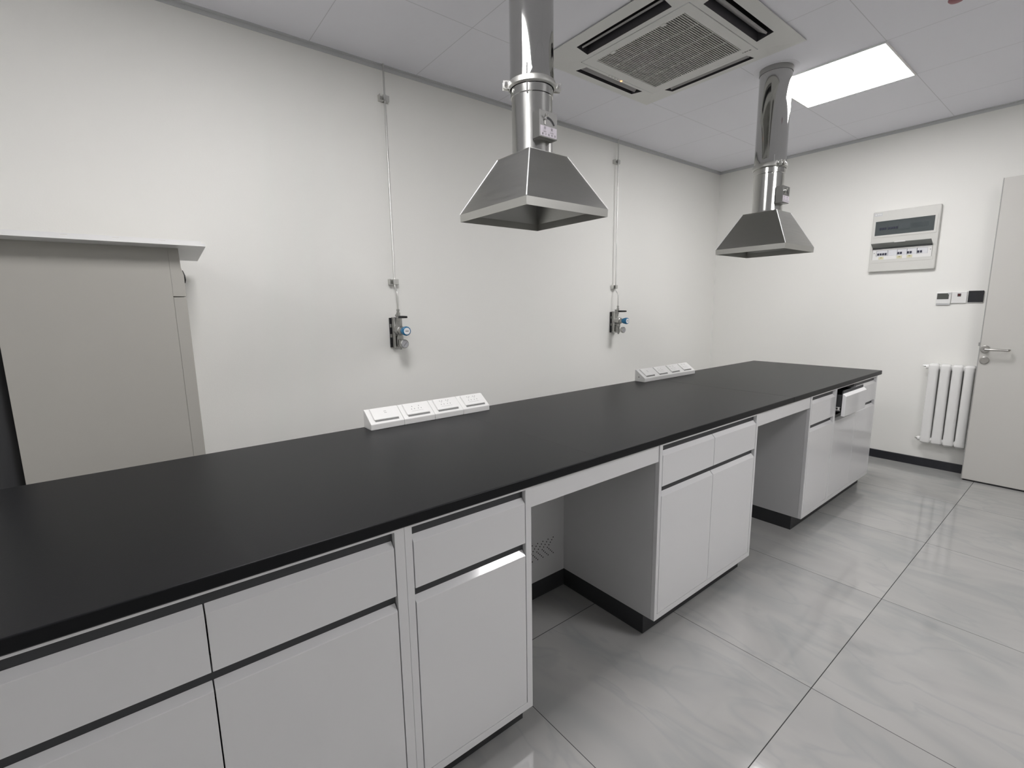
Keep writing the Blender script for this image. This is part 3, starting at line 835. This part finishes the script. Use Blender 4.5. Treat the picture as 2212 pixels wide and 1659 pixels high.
gas_point(-0.914, 0, 'thin steel gas pipe with two clips on the left wall, between the two hoods', 'wall gas regulator with blue knob and gauge above the farther socket strip')

# ------------------------------------------------------------------ grey unit by the left wall
t = thing('wall_unit', 'tall grey-beige steel unit behind the bench, topped by an overhanging white tray', 'cabinet', (-4.26, 1.5, 0))
yb = 1.35
b = MB()
b.box(-4.527, -4.0268, yb, W - 0.002, 0.02, 1.578)
b.build('front_panel', M['greybody'], t, bevel=0.001)
b = MB()
b.box(-4.0265, -3.9835, yb, W - 0.002, 0.02, 1.3825, 0.0015, 1)
b.build('side_strip', M['greybody'], t)
b = MB()
b.prism([(-4.0265, 1.386), (-3.9835, 1.386), (-3.9835, 1.47), (-3.9905, 1.50), (-3.9925, 1.578), (-4.0265, 1.578)], 1, yb, W - 0.002)
b.build('upper_strip', M['greybody'], t)
MB().tube([(-3.988, yb + 0.012, 1.488), (-3.982, yb + 0.010, 1.470), (-3.981, yb + 0.010, 1.452), (-3.984, yb + 0.012, 1.440)], 0.004, 10).build('cable_loop', M['black'], t, smooth=True)
b = MB()
b.lathe((-4.575, yb + 0.07, 0.0), (0, 0, 1), [(0.05, 0), (0.05, 1.57)], 28)
b.build('dark_side_column', M['kick'], t, smooth=True)
# tray: folded white sheet with a slotted front lip, sloping slightly to the back
tr = MB()
def trz(y): return 1.5785 - (y - 1.29) * 0.085
tr.poly([(-4.60, 1.285, trz(1.285)), (-3.905, 1.285, trz(1.285)), (-3.905, 1.62, trz(1.62)), (-4.60, 1.62, trz(1.62)),
         (-4.60, 1.285, trz(1.285) + 0.004), (-3.905, 1.285, trz(1.285) + 0.004), (-3.905, 1.62, trz(1.62) + 0.004), (-4.60, 1.62, trz(1.62) + 0.004)],
        [(0, 3, 2, 1), (4, 5, 6, 7), (0, 1, 5, 4), (1, 2, 6, 5), (2, 3, 7, 6), (3, 0, 4, 7)])
z0 = trz(1.285)
tr.plate(1, 1.281, 1.285, [-4.60] + [c + s * 0.010 for c in (-4.46, -4.318, -4.180, -4.045) for s in (-1, 1)][2:] + [-3.92], [z0, z0 + 0.011, z0 + 0.014, z0 + 0.019], {(1, 1), (3, 1), (5, 1)})
tr.box(-3.92, -3.905, 1.281, 1.285, z0, z0 + 0.010)
tr.build('top_tray', M['tray'], t)

# ------------------------------------------------------------------ distribution board on the far wall
t = thing('distribution_board', 'grey-white electrical distribution board with two breaker windows on the far wall', 'electrical box', (XF, 0.13, 1.81))
xp = XF - 0.030
Y0, Y1, Z0, Z1 = -0.083, 0.343, 1.569, 2.049
fr = MB()
fr.plate(0, xp, XF - 0.0005, [Y0, -0.055, 0.322, Y1], [Z0, 1.664, 1.757, 1.856, 1.972, Z1], {(1, 1), (1, 3)})
fr.build('frame', M['panel'], t, bevel=0.006)
fr = MB()
for z0_, z1_ in ((1.634, 1.664), ):
    fr.box(xp - 0.0015, xp + 0.001, -0.066, 0.326, 1.640, 1.6645, 0.001, 1)
fr.plate(0, xp - 0.0025, xp + 0.002, [-0.068, -0.053, 0.320, 0.330], [1.842, 1.858, 1.970, 1.978], {(1, 1)})
fr.build('window_surround', M['panel'], t)
MB().box(XF - 0.012, XF - 0.004, -0.055, 0.322, 1.664, 1.972).build('back_plate', M['panel'], t)
# breaker carrier strips
def breakers(zc, spans, name):
    for (ya, yb_, poles) in spans:
        br = MB().box(xp + 0.006, XF - 0.012, yb_, ya, zc - 0.023, zc + 0.023, 0.001, 1).build('breaker', M['breaker'], t)
        if poles:
            tg = MB()
            n = len(poles)
            for q in poles:
                tg.box(xp - 0.002, xp + 0.006, q - 0.0058, q + 0.0058, zc - 0.014, zc + 0.002, 0.0015, 1)
            tg.build('breaker_toggle', M['toggle'], br)
def pol(c, n, p=0.0165): return [c + (i - (n - 1) / 2) * p for i in range(n)]
breakers(1.714, [(0.296, 0.222, pol(0.258, 4)), (0.220, 0.160, []), (0.158, 0.098, pol(0.142, 2)), (0.096, 0.036, pol(0.081, 2)), (0.034, -0.030, pol(0.018, 2))], 'lower')
breakers(1.916, [(0.300, 0.238, pol(0.269, 3)), (0.236, 0.172, pol(0.204, 4)), (0.170, 0.098, [])], 'upper')
MB().box(xp + 0.010, XF - 0.012, -0.018, 0.094, 1.899, 1.933).build('blank_slot', M['toggle'], t)
md = MB()
md.plate(0, xp + 0.004, xp + 0.006, [-0.054, -0.031, 0.297, 0.3215], [1.665, 1.691, 1.738, 1.757], {(1, 1)})
md.build('inner_cover', M['plastic'], t)
for yy in (0.311, -0.046):
    MB().box(xp + 0.0025, xp + 0.004, yy - 0.003, yy + 0.003, 1.716, 1.722).build('cover_screw', M['mark'], t)
for yy, wdt in ((0.262, 0.017), (0.142, 0.017), (0.078, 0.017)):
    st = MB().box(xp + 0.0030, xp + 0.0039, yy - wdt, yy + wdt, 1.6665, 1.688).build('sticker', M['yellow'], t)
    MB().box(xp + 0.0022, xp + 0.0029, yy - 0.006, yy + 0.006, 1.678, 1.682).build('sticker_mark', M['stickerink'], st)
MB().box(xp + 0.001, xp + 0.0035, -0.0535, 0.3205, 1.8575, 1.9705).build('upper_cover', M['smoke'], t)
fl = MB()
fl.poly([(xp - 0.001, 0.323, 1.757), (xp - 0.001, -0.056, 1.757), (xp - 0.058, -0.056, 1.789), (xp - 0.058, 0.323, 1.789),
         (xp - 0.001, 0.323, 1.762), (xp - 0.001, -0.056, 1.762), (xp - 0.058, -0.056, 1.7925), (xp - 0.058, 0.323, 1.7925)],
        [(0, 3, 2, 1), (4, 5, 6, 7), (0, 1, 5, 4), (1, 2, 6, 5), (2, 3, 7, 6), (3, 0, 4, 7)])
flo = fl.build('open_flap', M['smokeflap'], t)
MB().box(xp - 0.004, xp + 0.001, -0.056, 0.323, 1.750, 1.757, 0.001, 1).build('flap_hinge', M['rail'], flo)
MB().box(xp - 0.062, xp - 0.056, 0.10, 0.17, 1.789, 1.797, 0.001, 1).build('flap_grip', M['plastic'], flo)
np_ = MB().box(xp - 0.001, xp + 0.001, 0.281, 0.336, 2.013, 2.038).build('maker_plate', M['trim'], t)
mk = MB()
for i, (a, b_) in enumerate(((0.328, 0.318), (0.314, 0.300), (0.296, 0.288))):
    mk.box(xp - 0.0018, xp - 0.0011, b_, a, 2.021 + 0.003 * (i % 2), 2.030)
mk.build('maker_mark', M['plastic'], np_)

# ------------------------------------------------------------------ three small plates by the door
t = thing('thermostat', 'white wall thermostat with grey display, leftmost of the three plates by the door', 'thermostat', (XF, -0.155, 1.346), 'control plates by the door')
MB().box(XF - 0.014, XF, -0.1985, -0.113, 1.303, 1.388, 0.003, 2).build('housing', M['plastic'], t)
MB().box(XF - 0.0150, XF - 0.0138, -0.186, -0.1185, 1.336, 1.380).build('display', M['lcd'], t)
MB().box(XF - 0.0165, XF - 0.0138, -0.195, -0.181, 1.372, 1.386, 0.001, 1).build('corner_tab', M['trim'], t)
MB().box(XF - 0.012, XF - 0.001, -0.196, -0.116, 1.294, 1.303).build('base_edge', M['trim'], t)
t = thing('call_switch', 'white wall plate with a small dark red square button, between thermostat and black plate', 'switch', (XF, -0.243, 1.346), 'control plates by the door')
MB().box(XF - 0.010, XF, -0.2865, -0.2005, 1.304, 1.391, 0.003, 2).build('plate', M['plastic'], t)
bt = MB().box(XF - 0.0115, XF - 0.0098, -0.2535, -0.2335, 1.354, 1.376, 0.001, 1).build('button', M['black'], t)
MB().box(XF - 0.0122, XF - 0.0114, -0.2495, -0.2375, 1.358, 1.372).build('button_lens', M['redlens'], bt)
t = thing('touch_switch', 'wall switch plate with a black glossy face beside the door edge', 'switch', (XF, -0.333, 1.35), 'control plates by the door')
MB().box(XF - 0.007, XF, -0.377, -0.2905, 1.305, 1.392, 0.002, 1).build('back_box', M['plastic'], t)
MB().box(XF - 0.012, XF - 0.007, -0.376, -0.2935, 1.311, 1.394, 0.001, 1).build('face', M['screenblack'], t)

# ------------------------------------------------------------------ radiator
t = thing('radiator', 'white four-column steel radiator on the far wall, partly behind the open door', 'radiator', (0.675, -0.26, 0.2))
xr = 0.686
for i in range(4):
    y = -0.163 - i * 0.0685
    c = MB()
    ring = lambda z, ax, ay: [(xr + ax * (abs(math.cos(a)) ** 0.5) * math.copysign(1, math.cos(a)), y + ay * (abs(math.sin(a)) ** 0.5) * math.copysign(1, math.sin(a)), z) for a in [2 * math.pi * k / 24 for k in range(24)]]
    c.rings([ring(0.208, 0.010, 0.016), ring(0.211, 0.028, 0.025), ring(0.222, 0.038, 0.0325), ring(0.248, 0.041, 0.0325), ring(0.256, 0.041, 0.0303), ring(0.796, 0.041, 0.0303), ring(0.804, 0.041, 0.0325), ring(0.830, 0.038, 0.0325), ring(0.842, 0.028, 0.025), ring(0.846, 0.010, 0.016)])
    c.build('column', M['radiator'], t, smooth=True)
h = MB()
for z in (0.238, 0.815):
    h.cyl((xr, -0.115, z), (xr, -0.395, z), 0.018, 18)
h.build('header_pipe', M['radiator'], t, smooth=True)
for z, rr, d in ((0.822, 0.010, 0.022), (0.240, 0.013, 0.018)):
    v = MB()
    v.lathe((xr, -0.116, z), (0, 1, 0), [(rr, 0), (rr, d * 0.4), (rr * 0.5, d * 0.5), (rr * 0.5, d)], 14)
    v.build('air_valve' if z > 0.5 else 'end_plug', M['chrome'] if z > 0.5 else M['skirt'], t, smooth=True)
MB().box(xr + 0.02, XF - 0.0005, -0.29, -0.23, 0.68, 0.72).build('wall_bracket', M['radiator'], t)

# ------------------------------------------------------------------ open door on the right
dx = 0.562
y_free, y_hinge = -0.413, -1.475
leaf = MB()
leaf.box(dx, dx + 0.042, y_hinge, y_free - 0.004, 0.012, 2.139, 0.0015, 1)
d1 = struct(leaf.build('door_1', M['door'], origin=(dx, y_hinge, 0.012)))
MB().box(dx - 0.0005, dx + 0.0425, y_free - 0.004, y_free, 0.012, 2.139).build('edge_strip', M['dooredge'], d1)
MB().box(dx + 0.004, dx + 0.038, y_hinge, y_free - 0.01, 0.0005, 0.012).build('door_gap_shade', M['black'], d1)  # black strip standing in for the shaded gap under the leaf
MB().box(dx + 0.012, dx + 0.030, y_free, y_free + 0.010, 1.0, 1.026, 0.002, 1).build('latch_bolt', M['chrome'], d1)
ro = MB()
ro.lathe((dx - 0.0003, -0.4445, 0.980), (-1, 0, 0), [(0.026, 0), (0.026, 0.006), (0.022, 0.009)], 32)
ros = ro.build('handle_rosette', M['handle'], d1, smooth=True)
hp = [(dx - 0.008, -0.4445, 0.980), (dx - 0.040, -0.4445, 0.980), (dx - 0.050, -0.450, 0.980), (dx - 0.053, -0.462, 0.980), (dx - 0.053, -0.50, 0.980), (dx - 0.053, -0.548, 0.980), (dx - 0.050, -0.560, 0.980), (dx - 0.042, -0.566, 0.980), (dx - 0.022, -0.567, 0.980)]
MB().tube(hp, 0.0078, 14).build('lever_handle', M['handle'], ros, smooth=True)
ro = MB()
ro.lathe((dx - 0.0003, -0.448, 0.9005), (-1, 0, 0), [(0.026, 0), (0.026, 0.006), (0.022, 0.009)], 32)
ro.build('key_rosette', M['handle'], d1, smooth=True)

# tidy the helper property
for o in list(bpy.data.objects):
    if '_wpos' in o: del o['_wpos']
